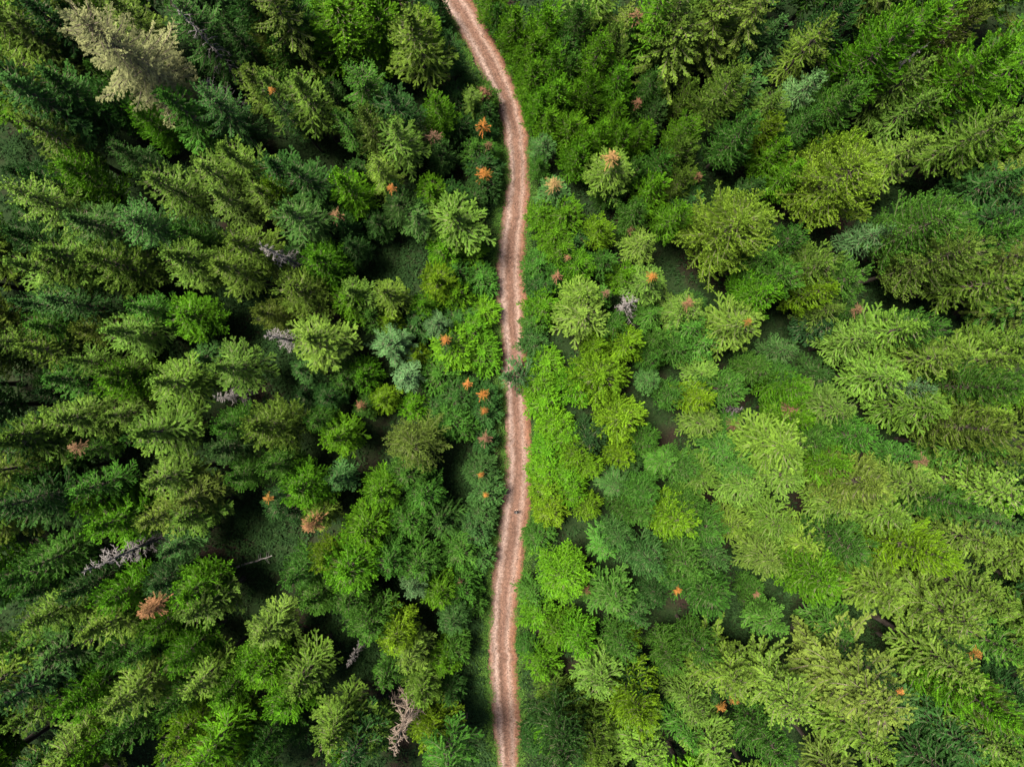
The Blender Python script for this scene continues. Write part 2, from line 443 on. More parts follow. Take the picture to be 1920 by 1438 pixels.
def make_conifer(seed, H=22., Rr=3.2, base=.22, whorl=.75, per=6, shape=.6, rise=.30, droop=.5, hook=.22, lb=.40, lbmax=1.2,
                 gap=.42, fw=.30, kw=.11, dens=26, side_ang=.85, curl=0., sidedrop=-.12, round_=0., irregular=.15, gaps=.04, leaner=.02,
                 wood=1.0, flat=.6, tuft=0, st0=.22):
    """returns (trunk, branches, crown) meshes. Every bough is a finger thick with needles that carries side fingers.
    round_: 0 cone .. 1 ovoid profile; curl: how far finger ends turn up; sidedrop: how far side fingers hang; tuft: needle bunches at finger ends"""
    g = np.random.default_rng(seed)
    K = Kites(); B = Tubes(3); T = Tubes(8)
    zt = np.linspace(0, H, 14)
    bend = np.cumsum(g.normal(0, leaner, (14, 2)), 0) * np.linspace(0, 1, 14)[:, None]
    axis = np.concatenate([bend, zt[:, None]], 1)
    rb = .0125 * H
    T.add(axis, rb * (1 - zt / H) ** .8 * np.where(zt < .5, 1.25, 1) + .02)
    lump = g.normal(0, 1, (7,))
    UP = np.array([0, 0, 1.])
    z = base * H
    while z < H - .3:
        t = (z - base * H) / (H * (1 - base))
        cone = (1 - t) ** shape
        ov = max(0., (1 - t ** 2.3)) ** .6 * min(1., .6 + t * 1.9)
        Lm = Rr * ((1 - round_) * cone * min(1., .45 + t * 3.2) + round_ * ov)
        n = per if t < .9 else max(4, per - 1)
        a0 = g.uniform(0, 6.283)
        for k in range(n):
            if g.random() < gaps: continue
            a = a0 + k * 6.283 / n + g.normal(0, .25)
            lum = 1 + irregular * (math.sin(a * 2 + lump[0] + z * .45) * .6 + math.sin(a * 3 + lump[1] * 2 - z * .8) * .5)
            L = max(.22, Lm * lum * g.uniform(1 - irregular * 1.6, 1 + irregular))
            zz = z + g.normal(0, .16)
            bx = np.interp(zz, zt, axis[:, 0]); by = np.interp(zz, zt, axis[:, 1])
            e1, e2 = frame_dirs(a)
            ri = rise + (1.15 - rise) * max(0., t - .5) * 1.5
            dr = droop * (1 - .75 * t) * g.uniform(.75, 1.25)
            s = np.linspace(0, 1, 9)
            side = g.normal(0, .10) * L
            ax = np.array([bx, by, zz]) + s[:, None] * L * e1 + (s ** 2)[:, None] * side * e2 \
                + (L * (ri * s - dr * s ** 1.6 + hook * s ** 4))[:, None] * UP
            if wood and L > .7:
                B.add(ax[[0, 3, 6, 8]], np.array([.030, .022, .014, .004]) * (L ** .5) * wood)
            bt = g.uniform(.1, .9)
            tg = np.gradient(ax, axis=0); tg /= np.linalg.norm(tg, axis=1)[:, None]
            # fingers: the bough itself cut in pieces, then its side fingers
            st = .10 if L < 1.4 else st0
            q = np.linspace(st, .93, max(2, int(L / .55)))
            Pm = np.stack([np.interp(q, s, ax[:, i]) for i in range(3)], 1)
            Dm = np.stack([np.interp(q, s, tg[:, i]) for i in range(3)], 1)
            Lmn = np.full(len(q), max(.3, L * .93 / len(q) * 1.15))
            m = max(1, int(L * (1 - st) / gap))
            qs = np.clip(np.repeat(np.linspace(st + .04, .92, m), 2) + g.normal(0, .03, 2 * m), .08, .97)
            sg = np.tile([1., -1.], m)
            Ps = np.stack([np.interp(qs, s, ax[:, i]) for i in range(3)], 1)
            Dt = np.stack([np.interp(qs, s, tg[:, i]) for i in range(3)], 1)
            an = g.normal(side_ang, .14, 2 * m) * (1 - .35 * qs)
            Ds = Dt * np.cos(an)[:, None] + e2 * (np.sin(an) * sg)[:, None]
            Ds[:, 2] += sidedrop + g.normal(0, .12, 2 * m)
            Ls = np.minimum(lbmax, L * lb) * np.minimum(1, (1.02 - qs) * 1.7 + .22) * g.uniform(.65, 1.15, 2 * m) + .14
            P0 = np.concatenate([Pm, Ps]); D0 = np.concatenate([Dm, Ds]); L0 = np.concatenate([Lmn, Ls])
            D0 /= np.linalg.norm(D0, axis=1)[:, None]
            cu = np.concatenate([np.zeros(len(q)), np.full(2 * m, curl)])
            ft = np.clip(bt * .35 + g.random(len(P0)) * .4 + .1, 0, 1)
            cnt = np.maximum(4, (L0 * dens * g.uniform(.85, 1.15, len(L0)))).astype(int)
            idx = np.repeat(np.arange(len(P0)), cnt); nn = len(idx)
            u = g.random(nn) ** .75
            d = D0[idx]; l = L0[idx]
            P = P0[idx] + d * (l * u)[:, None] + UP * (cu[idx] * l * u ** 2)[:, None]
            dd = d + UP * (2 * cu[idx] * u)[:, None] * .8
            lat = np.cross(dd, UP); lat /= np.linalg.norm(lat, axis=1)[:, None] + 1e-9
            upv = np.cross(lat, dd); upv /= np.linalg.norm(upv, axis=1)[:, None] + 1e-9
            th = g.uniform(0, 6.283, nn)
            c, si = np.cos(th), np.sin(th) * flat
            perp = lat * c[:, None] + upv * si[:, None]
            ph = g.uniform(.3, .8, nn) + .4 * u ** 2
            D = dd * np.cos(ph)[:, None] + perp * np.sin(ph)[:, None]
            Nn = upv * .85 + perp * .6 + g.normal(0, .10, (nn, 3))
            tn = np.clip(ft[idx] * .9 + g.random(nn) * .1 + .16 * (u - .5), 0, 1)
            K.add(P, D, Nn, fw * (1.15 - .45 * u) * g.uniform(.75, 1.2, nn), kw * g.uniform(.8, 1.25, nn), tn)
            if tuft:
                ends = P0 + D0 * (L0 * .8)[:, None] + UP * (cu * L0 * .64)[:, None]
                sel = g.random(len(ends)) < .8
                sel[:len(q) - 1] = False
                ends = ends[sel]; ed = D0[sel]
                nt = len(ends)
                if nt:
                    idt = np.repeat(np.arange(nt), tuft); mm = len(idt)
                    v = g.normal(0, 1, (mm, 3)); v /= np.linalg.norm(v, axis=1)[:, None]
                    v = v + ed[idt] * .55 + UP * .45
                    vv = v / np.linalg.norm(v, axis=1)[:, None]
                    K.add(ends[idt] + vv * .10, vv, g.normal(0, .6, (mm, 3)) + UP, fw * .85 * g.uniform(.8, 1.2, mm), kw * 1.1 * g.uniform(.8, 1.2, mm),
                          np.clip(ft[sel][idt] * .8 + g.random(mm) * .2 + .05, 0, 1))
        z += whorl * g.uniform(.75, 1.25) * (1 if t < .75 else .72)
    n = 34
    zz = g.uniform(H - 1.1, H + .15, n)
    a = g.uniform(0, 6.283, n)
    D = np.stack([np.cos(a), np.sin(a), g.uniform(.6, 1.8, n)], 1)
    tip = axis[-1]
    K.add(np.stack([np.full(n, tip[0]), np.full(n, tip[1]), zz], 1), D, g.normal(0, 1, (n, 3)), fw * .9, kw, g.random(n))
    return tube_pair(T, B), K.mesh('crown', M_FOL)


def tube_pair(T, B):
    """trunk and boughs as one mesh with bark and paler bough wood"""
    F1 = np.concatenate(T.F)
    if not B.F:
        return new_mesh('trunk', np.concatenate(T.V), F1, [M_BARK], True)
    # boughs are three-sided, trunk eight-sided: both are quads
    F2 = np.concatenate(B.F) + T.n
    me = new_mesh('trunk', np.concatenate(T.V + B.V), np.concatenate([F1, F2]), [M_BARK, M_BOUGH], True)
    me.polygons.foreach_set('material_index', np.concatenate([np.zeros(len(F1), np.int32), np.ones(len(F2), np.int32)]))
    return me


def make_snag(seed, H=16., Rr=2.0, base=.2, mat=None, whorl=.42, per=5, rise=.1, twigs=4, broken=False, sag=.35):
    g = np.random.default_rng(seed)
    T = Tubes(7); out = []
    zt = np.linspace(0, H, 12)
    bend = np.cumsum(g.normal(0, .035, (12, 2)), 0)
    axis = np.concatenate([bend, zt[:, None]], 1)
    T.add(axis, .012 * H * (1 - zt / H) ** .75 + .025)
    z = base * H
    while z < H * .985:
        t = (z - base * H) / (H * (1 - base))
        for k in range(per):
            if g.random() < .15: continue
            a = g.uniform(0, 6.283)
            L = Rr * ((1 - t) ** .75 * .9 + .1) * g.uniform(.45, 1.15)
            if broken and g.random() < .3: L *= .45
            e1, e2 = frame_dirs(a)
            p0 = np.array([np.interp(z, zt, axis[:, 0]), np.interp(z, zt, axis[:, 1]), z + g.normal(0, .1)])
            s = np.linspace(0, 1, 5)
            sd = g.normal(0, .25) * L
            P = p0 + s[:, None] * L * e1 + (s ** 2)[:, None] * sd * e2 + (L * (rise * s + .6 * max(0, t - .5) * s - sag * s ** 2 * (1 - t)))[:, None] * np.array([0, 0, 1.])
            B = Tubes(4)
            B.add(P, np.linspace(.062, .026, 5) * min(1.2, .6 + L * .25))
            for _ in range(twigs if L > .5 else 1):
                u = g.uniform(.3, 1); q = np.array([np.interp(u, s, P[:, i]) for i in range(3)])
                dv = e1 * g.uniform(.3, .9) + e2 * g.choice([-1, 1]) * g.uniform(.4, 1) + np.array([0, 0, g.uniform(-.7, .35)])
                l2 = L * g.uniform(.15, .38)
                B.add(np.stack([q, q + dv * l2 * .55, q + dv * l2 + np.array([0, 0, -.12 * l2])]), [.03, .024, .014])
            out.append(B.mesh('branch', mat))
        z += whorl * g.uniform(.7, 1.3)
    return T.mesh('trunk', mat), out


def make_dead_top(seed, Hh=2.6, Rr=1.1):
    """star of rust-coloured needles round a dead leader; origin at its foot"""
    g = np.random.default_rng(seed)
    K = Kites()
    z = .1
    while z < Hh - .1:
        t = z / Hh
        L0 = Rr * ((1 - t) ** .8) + .12
        for k in range(6):
            a = g.uniform(0, 6.283); L = L0 * g.uniform(.55, 1.25)
            e1, e2 = frame_dirs(a)
            m = max(3, int(L / .06)); s = np.linspace(.08, 1, m)
            P = np.array([0, 0, z]) + s[:, None] * L * e1 + (L * (.55 * s - .3 * s * s))[:, None] * np.array([0, 0, 1.])
            P = np.repeat(P, 2, 0); n = len(P)
            sg = np.tile([1., -1.], m)
            D = e1 * .9 + e2 * (sg * g.uniform(.2, .8, n))[:, None] + np.array([0, 0, .25]) + g.normal(0, .2, (n, 3))
            K.add(P, D, g.normal(0, .6, (n, 3)) + np.array([0, 0, 1.]), .15 * g.uniform(.7, 1.3, n), .042, np.clip(g.random() * .8 + g.random(n) * .3 - .05, 0, 1))
        z += .24
    return K.mesh('dead_top', M_DEADFOL)


# prototypes -----------------------------------------------------------------------------------------------------
PROTO = {}
SK = dict(whorl=.85, per=7, gap=.58, dens=78, fw=.185, kw=.082, lb=.42, lbmax=1.15, flat=.8, hook=.3, shape=.74)
PROTO['S'] = [make_conifer(10 + i, H=24, Rr=3.4, base=.34, **{**SK, **p}) for i, p in enumerate([
    dict(), dict(per=8, whorl=1.05, droop=.45), dict(droop=.65, hook=.4, irregular=.22, gaps=.08), dict(per=6, whorl=.85, irregular=.2, lb=.46),
    dict(shape=.62, droop=.55, irregular=.2), dict(shape=.85, droop=.5, irregular=.25, gaps=.1), dict(shape=.68, per=7, whorl=1.0, droop=.4, lb=.36)])]
DK = dict(gap=.34, hook=.3, irregular=.22, wood=1.2, dens=56, st0=.14, flat=.9, fw=.2, kw=.085)
PROTO['D'] = [make_conifer(30 + i, H=25, Rr=4.0, base=.22, **{**DK, **p}) for i, p in enumerate([
    dict(whorl=1.0, per=7, lb=.2, lbmax=.5, droop=.65, sidedrop=-.6), dict(whorl=.95, per=7, lb=.24, lbmax=.6, droop=.5, sidedrop=-.5),
    dict(whorl=1.05, per=8, lb=.22, lbmax=.55, droop=.45, sidedrop=-.4, shape=.5)])]
FK = dict(fw=.18, kw=.08, dens=76, curl=.36, sidedrop=.06, flat=1., wood=.7, gap=.52, lb=.44, lbmax=.95, side_ang=.9, hook=.3, irregular=.13)
PROTO['F'] = [make_conifer(50 + i, H=18, Rr=3.0, base=.26, **{**FK, **p}) for i, p in enumerate([
    dict(round_=.15, rise=.36, droop=.34, whorl=.72, per=8, shape=.62), dict(round_=.4, rise=.35, droop=.28, whorl=.75, per=8, irregular=.17),
    dict(round_=.0, rise=.40, droop=.42, whorl=.7, per=8, shape=.66), dict(round_=.3, rise=.45, droop=.38, whorl=.72, per=8, irregular=.2, gaps=.08),
    dict(round_=.05, rise=.38, droop=.36, whorl=.74, per=7, shape=.72)])]
YK = dict(fw=.165, kw=.072, dens=76, curl=.28, sidedrop=.06, flat=1., wood=.6, gap=.46, lb=.46, side_ang=.9, irregular=.13)
PROTO['Y'] = [make_conifer(70 + i, H=10, Rr=2.3, base=.06, **{**YK, **p}) for i, p in enumerate([
    dict(round_=.1, rise=.5, droop=.36, whorl=.58, per=8), dict(round_=.3, rise=.48, droop=.3, whorl=.58, per=8, irregular=.2),
    dict(round_=.0, rise=.46, droop=.4, whorl=.6, per=7, shape=.7), dict(round_=.2, rise=.6, droop=.4, whorl=.6, per=8, irregular=.2, gaps=.08),
    dict(round_=.0, rise=.55, droop=.3, whorl=.62, per=7, shape=.66)])]
PROTO['B'] = [make_conifer(90 + i, H=21, Rr=4.2, base=.32, **{**FK, 'dens': 60, 'gap': .55, 'tuft': 3, **p}) for i, p in enumerate([
    dict(round_=.6, rise=.45, droop=.36, whorl=.84, per=9, irregular=.14), dict(round_=.5, rise=.42, droop=.36, whorl=.84, per=9, irregular=.18, gaps=.06)])]
PROTO['P'] = [make_conifer(99, H=28, Rr=3.8, base=.30, round_=.6, rise=.3, droop=.4, whorl=.72, per=7, irregular=.28, wood=1.6, fw=.24, kw=.06, dens=40, gap=.55, sidedrop=-.2, flat=.9, gaps=.06)]
SNAG = {'G': [make_snag(120, 16, 1.8, .25, M_GREY, .6, 5, .15, 8), make_snag(121, 16, 2.2, .35, M_GREY, .75, 5, .1, 6, True)],
        'W': [make_snag(122, 16, 2.1, .25, M_BROWNWOOD, .62, 5, .1, 8)]}
TOPS = [make_dead_top(140 + i) for i in range(3)]

# ------------------------------------------------------------------ colours (base colours of the needles; k is green darkened for canopy shade)
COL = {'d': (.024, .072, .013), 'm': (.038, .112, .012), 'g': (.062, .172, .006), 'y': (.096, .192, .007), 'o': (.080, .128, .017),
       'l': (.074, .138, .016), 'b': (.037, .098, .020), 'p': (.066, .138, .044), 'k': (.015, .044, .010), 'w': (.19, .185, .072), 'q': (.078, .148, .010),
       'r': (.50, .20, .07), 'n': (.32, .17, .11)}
CNAME = {'q': 'yellowish green', 'd': 'dark green', 'm': 'mid green', 'g': 'bright green', 'y': 'yellow green', 'o': 'olive green', 'l': 'light green',
         'b': 'bluish green', 'p': 'pale blue-green', 'k': 'shaded green', 'w': 'pale beige', 'r': 'rust orange', 'n': 'dry brown'}
KNAME = {'S': ('spruce_tree', 'spruce', 'spruce tree'), 'D': ('drooping_spruce', 'drooping spruce', 'spruce tree'),
         'F': ('fir_tree', 'bunchy fir', 'fir tree'), 'Y': ('young_fir', 'young fir', 'young fir'), 'B': ('broad_fir', 'broad fir', 'fir tree'),
         'P': ('dying_spruce', 'dying spruce', 'spruce tree')}
DEFAULT_H = {'S': 22, 'D': 24, 'F': 18, 'Y': 10, 'B': 20, 'P': 28}
KGROUP = {'S': 'spruces of the forest', 'D': 'spruces of the forest', 'F': 'firs of the forest', 'B': 'firs of the forest',
          'Y': 'young firs near the road', 'P': 'spruces of the forest'}

# tip x, tip y, crown radius (photograph pixels), kind, colour [, height m]
TREES = """
5 25 45 S o;45 -12 45 S d;112 2 30 F d;105 45 26 S b 17;143 2 30 F g;155 12 62 P w 28;330 2 46 D d 22;157 105 30 F m;178 165 34 F m;243 198 34 F g;
0 140 58 S b 25;60 130 50 S d 23;14 212 45 S o 23;303 174 46 S m 22;370 164 44 D d 22;197 266 30 S d 17;45 320 38 F d;2 345 50 D l 24;112 318 44 F g;267 304 26 F b 16;
276 326 44 S l 22;397 270 44 S l 22;350 288 44 S l 22;392 350 40 S o 20;465 345 34 S l 19;128 392 46 S b 22;224 396 46 D b 22;325 425 34 F m;426 442 44 S l 21;4 442 40 F d;
94 462 46 S l 22;310 466 44 S l 21;418 26 30 S d 20;456 2 36 F g;462 130 34 S o 19;488 6 40 S o 20;556 2 34 D d 20;488 42 30 F o;508 72 34 F m 17;585 55 34 F g 16;
618 -4 62 F g 20;690 0 54 F g 19;765 14 54 S l 23;797 8 30 S y 20;832 58 27 S d 15;545 140 48 S l 22;606 158 28 F d 15;668 140 42 D m 20;722 162 44 S d 19;642 205 28 S m 17;
678 208 38 F o 18;727 222 44 S l 19;690 298 36 D l 16;818 186 34 F g 13;488 134 40 S l 20;490 292 44 S d 20;545 304 46 S d 19;530 372 48 S b 20;500 350 32 F y 17;634 330 42 F g 16;
650 456 28 F d 12;770 396 34 S b 13;852 388 58 S l 15;800 342 36 Y g 11;842 350 30 Y d 9;790 385 26 Y d 9;880 165 26 D l 9;740 372 34 F b 12;968 8 38 Y g 12;1030 14 38 Y g 13;
1002 58 36 Y g 11;1036 94 34 Y g 12;1000 118 32 Y g 10;1012 168 32 Y g 10;1090 14 34 F m 14;1066 66 30 F m 12;1130 52 34 F g 15;1168 46 36 F l 16;1186 2 40 D o 16;1236 8 32 F g 14;
1282 36 60 D l 20;1362 -8 50 D o 20;1432 40 36 S b 17;1072 104 32 Y m 11;1110 134 32 Y g 12;1078 158 30 Y g 10;1176 124 32 F g 13;1232 136 28 F m 12;1302 148 26 Y l 11;1160 184 30 Y g 11;
1386 112 40 F l 19;1236 192 28 Y b 9;1214 226 30 Y g 10;1174 236 30 Y g 10;1306 220 36 F g 13;1298 264 34 Y l 12;1246 292 32 Y m 10;1240 330 38 Y g 11;1050 148 34 Y g 11;1072 216 34 Y g 10;
1102 250 32 Y g 9;1132 226 32 Y g 10;1088 276 34 Y g 9;1018 262 26 S b 8;1040 345 34 S b 9;1152 292 46 S l 16;1200 386 34 F m 11;1288 386 38 F g 14;1062 392 40 Y g 9;1038 432 34 Y g 8;
1132 422 32 Y y 9;1207 452 34 S l 12;1395 416 76 B q 19;1424 132 42 S b 19;1416 216 40 F m 17;1432 340 34 F d 13;1030 215 30 Y g 9;1150 340 30 Y m 8;1010 200 26 Y g 8;1196 290 28 Y m 9;
1130 310 26 Y m 8;1290 320 30 Y l 11;1572 20 38 S l 24;1475 28 40 S b 18;1595 4 44 F d 19;1543 128 34 S p 20;1460 172 36 S l 18;1726 26 54 F g 23;1644 108 26 S b 18;1624 156 44 F m 19;
1738 108 40 S l 23;1766 156 38 S l 22;1846 130 38 S o 23;1850 20 40 F o 22;1782 -4 54 F g 22;1922 66 62 F g 24;1908 213 48 S l 26;1752 252 42 S l 22;1570 250 32 F y 16;1606 250 30 F y 16;
1456 214 32 F y 14;1616 312 72 B q 20;1666 432 32 S p 18;1792 398 60 B m 22;1826 470 56 B o 23;1914 422 46 F m 23;1918 315 46 S d 22;1500 310 36 F g 14;1478 272 34 F g 14;1540 205 36 F m 15;
8 488 44 S l 22;60 486 40 S l 21;158 478 50 F l 21;312 476 44 S l 20;390 484 44 S l 20;17 560 34 S b 20;84 562 40 S b 20;130 612 34 F o 17;42 602 34 S m 19;230 570 34 S m 18;
190 614 42 S l 20;330 588 44 F g 14;26 655 40 S l 21;-10 640 40 D l 21;109 680 34 S l 19;74 714 38 S m 19;182 697 34 S l 18;198 716 40 F g 17;280 722 48 S l 20;395 682 46 S l 19;
0 822 44 S l 22;100 795 42 S l 20;186 780 36 S l 18;240 816 52 S l 21;222 828 28 S m 18;400 800 38 F m 15;395 842 40 F b 15;268 906 42 S l 20;30 902 38 F m 19;130 925 38 S m 20;
4 962 52 S b 23;140 950 36 F g 18;330 946 40 S o 18;425 896 38 F m 15;545 536 48 F l 16;580 478 48 F g 15;487 580 36 F o 15;568 636 56 S l 17;560 695 28 S b 12;652 540 36 S l 14;
720 548 36 S l 13;815 512 36 Y y 11;855 548 32 Y g 7;785 565 28 Y g 9;725 600 24 Y y 8;852 508 34 Y m 6;812 606 26 S p 10;723 640 42 D p 11;757 700 31 S p 10;880 618 34 Y g 6;
850 648 48 F g 8;900 662 38 Y g 5;776 664 24 Y y 7;670 700 34 Y g 9;640 706 32 Y m 9;710 750 30 F y 9;770 766 28 Y g 7;600 742 30 F d 10;478 812 50 F l 18;583 790 30 F m 12;
618 820 42 F g 14;774 832 52 B o 14;616 908 32 S b 13;700 926 42 F g 14;758 892 42 F m 12;785 936 40 F m 12;488 882 38 F m 16;548 932 46 F g 16;870 728 26 Y d 5;906 744 28 Y d 5;
908 776 28 Y d 5;908 828 26 Y d 5;898 884 32 Y b 6;910 930 36 Y b 6;840 790 36 Y m 7;868 806 30 Y m 6;640 560 36 F g 12;690 590 30 Y m 9;820 700 40 Y m 6;850 740 34 Y d 6;
900 520 32 Y m 4.5;880 470 32 Y g 5;830 460 34 Y g 8;905 580 30 Y g 4;905 300 34 Y d 6;905 335 34 Y d 6;890 270 32 Y m 7;860 230 30 Y d 7;880 370 30 Y d 6;905 200 26 Y d 6;
818 274 28 Y b 9;630 420 30 Y b 11;1096 546 42 S l 12;1094 590 52 S l 12;1226 516 40 S l 15;1292 576 44 D l 13;1406 600 52 S l 18;1312 612 38 S m 13;1020 572 34 Y g 6;1122 642 24 Y y 8;
1182 640 36 Y y 9;1236 632 26 Y m 8;1024 682 36 Y g 5;1000 640 28 Y b 5;1136 708 56 Y y 11;1080 722 38 Y g 8;1176 790 46 Y y 10;1020 756 36 Y g 5;1042 796 34 Y g 6;1064 826 32 Y g 6;
1084 852 34 Y y 7;1108 878 28 Y y 7;1066 888 34 Y g 6;1172 856 30 Y y 8;1030 922 38 Y y 6;1076 928 32 Y g 7;1034 962 34 Y y 6;1226 716 26 S b 8;1232 670 26 Y m 8;1332 698 34 S l 13;
1332 746 38 F y 13;1374 730 42 F m 14;1336 800 40 S l 14;1222 830 34 Y m 9;1250 872 36 D m 11;1490 842 60 S l 20;1370 842 38 S m 14;1222 932 36 F m 12;1160 912 34 D d 8;1110 962 30 Y y 7;
1060 460 34 Y g 8;1010 490 32 Y m 6;1090 490 34 Y g 8;1140 480 32 Y m 9;1160 610 30 Y m 8;1280 650 32 Y m 9;1010 530 28 Y d 5;1000 600 26 Y m 5;1230 580 30 S m 10;1180 960 30 Y m 9;
1030 850 34 Y g 5;1020 885 32 Y g 5;1180 510 34 Y g 9;1012 300 22 Y m 6;1020 395 30 Y g 7;1330 640 38 S m 12;1270 740 30 Y m 9;1010 720 32 Y g 5;1558 488 46 F l 17;1562 530 36 F y 17;
1612 506 42 F m 16;1576 575 34 S l 16;1722 622 50 S l 21;1786 606 34 F m 18;1800 665 46 S l 22;1910 670 46 S l 24;1706 705 48 S l 21;1746 730 28 S p 20;1787 770 48 S l 22;1900 762 44 S l 24;
1920 720 40 F m 22;1916 806 44 F o 23;1880 852 42 S m 22;1490 650 30 S b 14;1506 722 36 F g 14;1490 700 30 F m 12;1662 914 58 F o 19;1756 926 40 S l 20;1926 936 62 D l 25;1697 980 52 S l 21;
1580 880 48 F g 16;1560 830 40 F m 15;1520 790 40 F g 14;1640 820 44 F m 16;1600 760 46 S l 18;1640 640 42 S l 18;1440 690 36 F m 12;1450 540 44 F g 14;1490 500 44 F m 15;1450 470 38 F m 14;
1910 510 46 S l 24;1600 960 46 S l 18;1500 900 46 S l 17;1500 440 34 F m 14;42 1065 40 S m 20;0 1092 40 F m 20;170 995 50 F g 19;266 982 38 S o 19;322 976 42 S l 18;120 1122 40 F d 18;
186 1136 42 F g 18;35 1180 40 S l 21;145 1206 46 S l 21;275 1190 32 F g 16;330 1126 44 F g 17;350 1162 46 S l 18;305 1032 34 S b 16;315 1252 36 F g 17;342 1306 40 S l 19;410 1320 42 F g 17;
300 1345 36 F m 18;300 1412 40 F y 19;190 1416 42 F m 20;185 1356 46 S l 22;113 1350 42 F g 20;8 1376 42 S l 22;-4 1312 54 S b 23;62 1258 48 S b 20;126 1436 38 F g 20;392 1436 48 F y 19;
470 1424 40 F m 18;462 1262 40 F g 15;172 1252 34 F m 17;220 1236 32 S m 17;280 1100 38 F b 15;534 1090 40 F m 15;602 1060 34 F y 14;486 1210 40 S l 17;575 1152 42 F m 14;682 1188 44 F m 13;
638 1088 58 F g 16;672 1004 50 F g 14;720 1060 40 F m 12;541 1300 46 S l 19;522 1336 42 F g 17;486 1270 42 F g 16;602 1418 46 S l 21;632 1434 38 F g 18;734 1216 40 F y 14;760 1252 38 S l 14;
782 1322 40 F l 14;832 1256 32 Y g 9;770 1110 32 F p 11;816 1132 36 F g 11;780 1072 44 F m 11;846 1182 32 F b 10;806 1392 42 F y 13;690 1424 36 S l 18;822 1436 38 S l 14;722 1288 30 S m 13;
886 1000 34 Y b 6;900 968 30 Y b 5;900 1052 30 Y b 5;860 1040 36 Y m 7;640 1140 40 F m 13;860 1110 36 Y m 7;850 1230 30 Y m 7;760 980 40 F m 10;820 980 40 Y d 8;
840 1320 30 Y d 8;880 1140 28 Y m 5;1060 1092 54 B g 12;1140 1032 36 D m 9;1278 992 40 F y 15;1204 972 36 F m 11;1172 1022 36 F b 12;1230 1072 44 F b 14;1302 1072 48 F m 15;1352 1062 38 F b 14;
1342 1134 48 F m 15;1152 1132 46 S m 12;1002 1122 34 Y m 6;1012 1162 34 Y g 6;1092 1222 40 F g 11;1050 1200 36 Y g 8;1132 1292 50 S l 15;1216 1366 46 F y 18;1130 1426 42 F l 17;1172 1232 36 F m 12;
1196 1206 24 Y y 10;1216 1438 54 D l 19;1313 1340 36 S l 18;1384 1312 54 D l 21;1330 1240 36 F m 14;1300 1410 38 S m 18;1364 1442 46 S l 20;1040 1412 34 F g 11;1002 1404 30 Y d 6;1200 1312 40 F d 13;
1020 1260 34 Y g 7;1040 1320 40 Y l 8;1080 1370 40 F l 14;1340 1000 42 F m 13;1400 1000 40 S l 15;1010 1010 30 Y m 5;990 1220 22 Y m 4;1440 1150 24 Y m 8;1535 1034 46 S l 16;1576 1110 52 F g 17;
1692 1120 54 S l 21;1776 1060 46 F y 21;1870 1036 42 S l 23;1916 1000 42 S b 24;1846 1180 58 D l 24;1916 1150 48 S l 24;1918 1240 46 S m 24;1692 1346 78 D o 28;1530 1372 56 D o 26;1846 1286 54 S l 24;
1662 1430 58 S l 24;1726 1346 34 S b 19;1902 1360 50 F g 23;1920 1436 50 S l 25;1850 1432 50 S d 22;1472 1432 44 F m 18;1470 1060 46 S l 15;1620 1030 44 F m 17;1480 1000 46 S l 15;1830 960 40 F m 20;
30 1128 36 S d 17;70 1215 34 S m 17;8 1240 36 S m 18;1330 900 44 S l 14;1200 1162 36 S d 11;1272 1250 36 F m 11;1462 1190 36 S m 14;1600 1205 44 S m 15;1242 1130 30 F d 9;700 408 30 F d 9;1290 880 34 F m 11;1310 960 40 F m 13;1420 920 48 S l 16;1400 880 40 S m 15;822 -10 18 Y d 7;905 8 24 Y m 7;930 42 26 Y g 8;
952 90 26 Y g 7;966 136 22 Y g 6;902 -22 30 Y g 8;850 112 16 Y d 4;872 146 14 Y d 3;832 76 16 Y d 5;985 190 20 Y g 5
"""

# rust-coloured dead crowns: x, y, radius px, colour, height m of the dead star, height of the tip above ground
DEADTOPS = """
508 168 10 r 20;733 350 11 r 12.6;812 252 17 n 9.6;907 168 18 n 6.4;905 231 18 r 6.8;915 270 11 n 6.2;907 322 18 r 7;628 400 18 n 11.8;1148 290 23 w 17;1040 341 22 w 10;
1185 429 11 n 8;1197 189 11 n 8;1065 482 9 n 7.5;1045 516 12 n 6.5;1137 548 12 n 9;1225 517 14 r 15.9;1293 566 17 n 14;1404 602 9 r 18.9;835 636 13 r 11.2;876 719 12 r 5.8;905 739 13 r 5.9;908 770 11 r 5.8;
909 822 18 n 6;901 890 9 r 6.8;911 928 8 r 6.9;500 934 12 r 15;135 840 18 n 16;675 760 14 n 8.5;1272 1108 10 r 12;1355 1328 13 r 13;1380 1315 11 r 13;1836 1228 16 r 20;1690 1297 9 r 25;
1492 770 18 n 13;1735 866 22 n 14;1197 23 16 n 15;1382 796 18 n 9;1612 579 16 n 13;1100 1108 14 n 7;862 1090 8 n 6;1420 1115 10 n 7;1310 328 12 n 8
"""
# tilted rust-coloured dead saplings (x, y tip, radius, height)
# grey snags: tip x, y, radius px, height, kind
SNAGS = """
485 455 32 20.5 G 0;492 628 32 18 G 0;1188 562 30 13 G 1;147 1074 40 21 G 0;735 1412 40 18.5 W 0;838 1442 30 15 W 0;650 1252 14 11 G 0;1745 80 16 22 G 0;318 -4 30 23 G 1;400 742 26 13 G 0;378 152 40 12 G 1;1392 768 20 12 G 1
"""

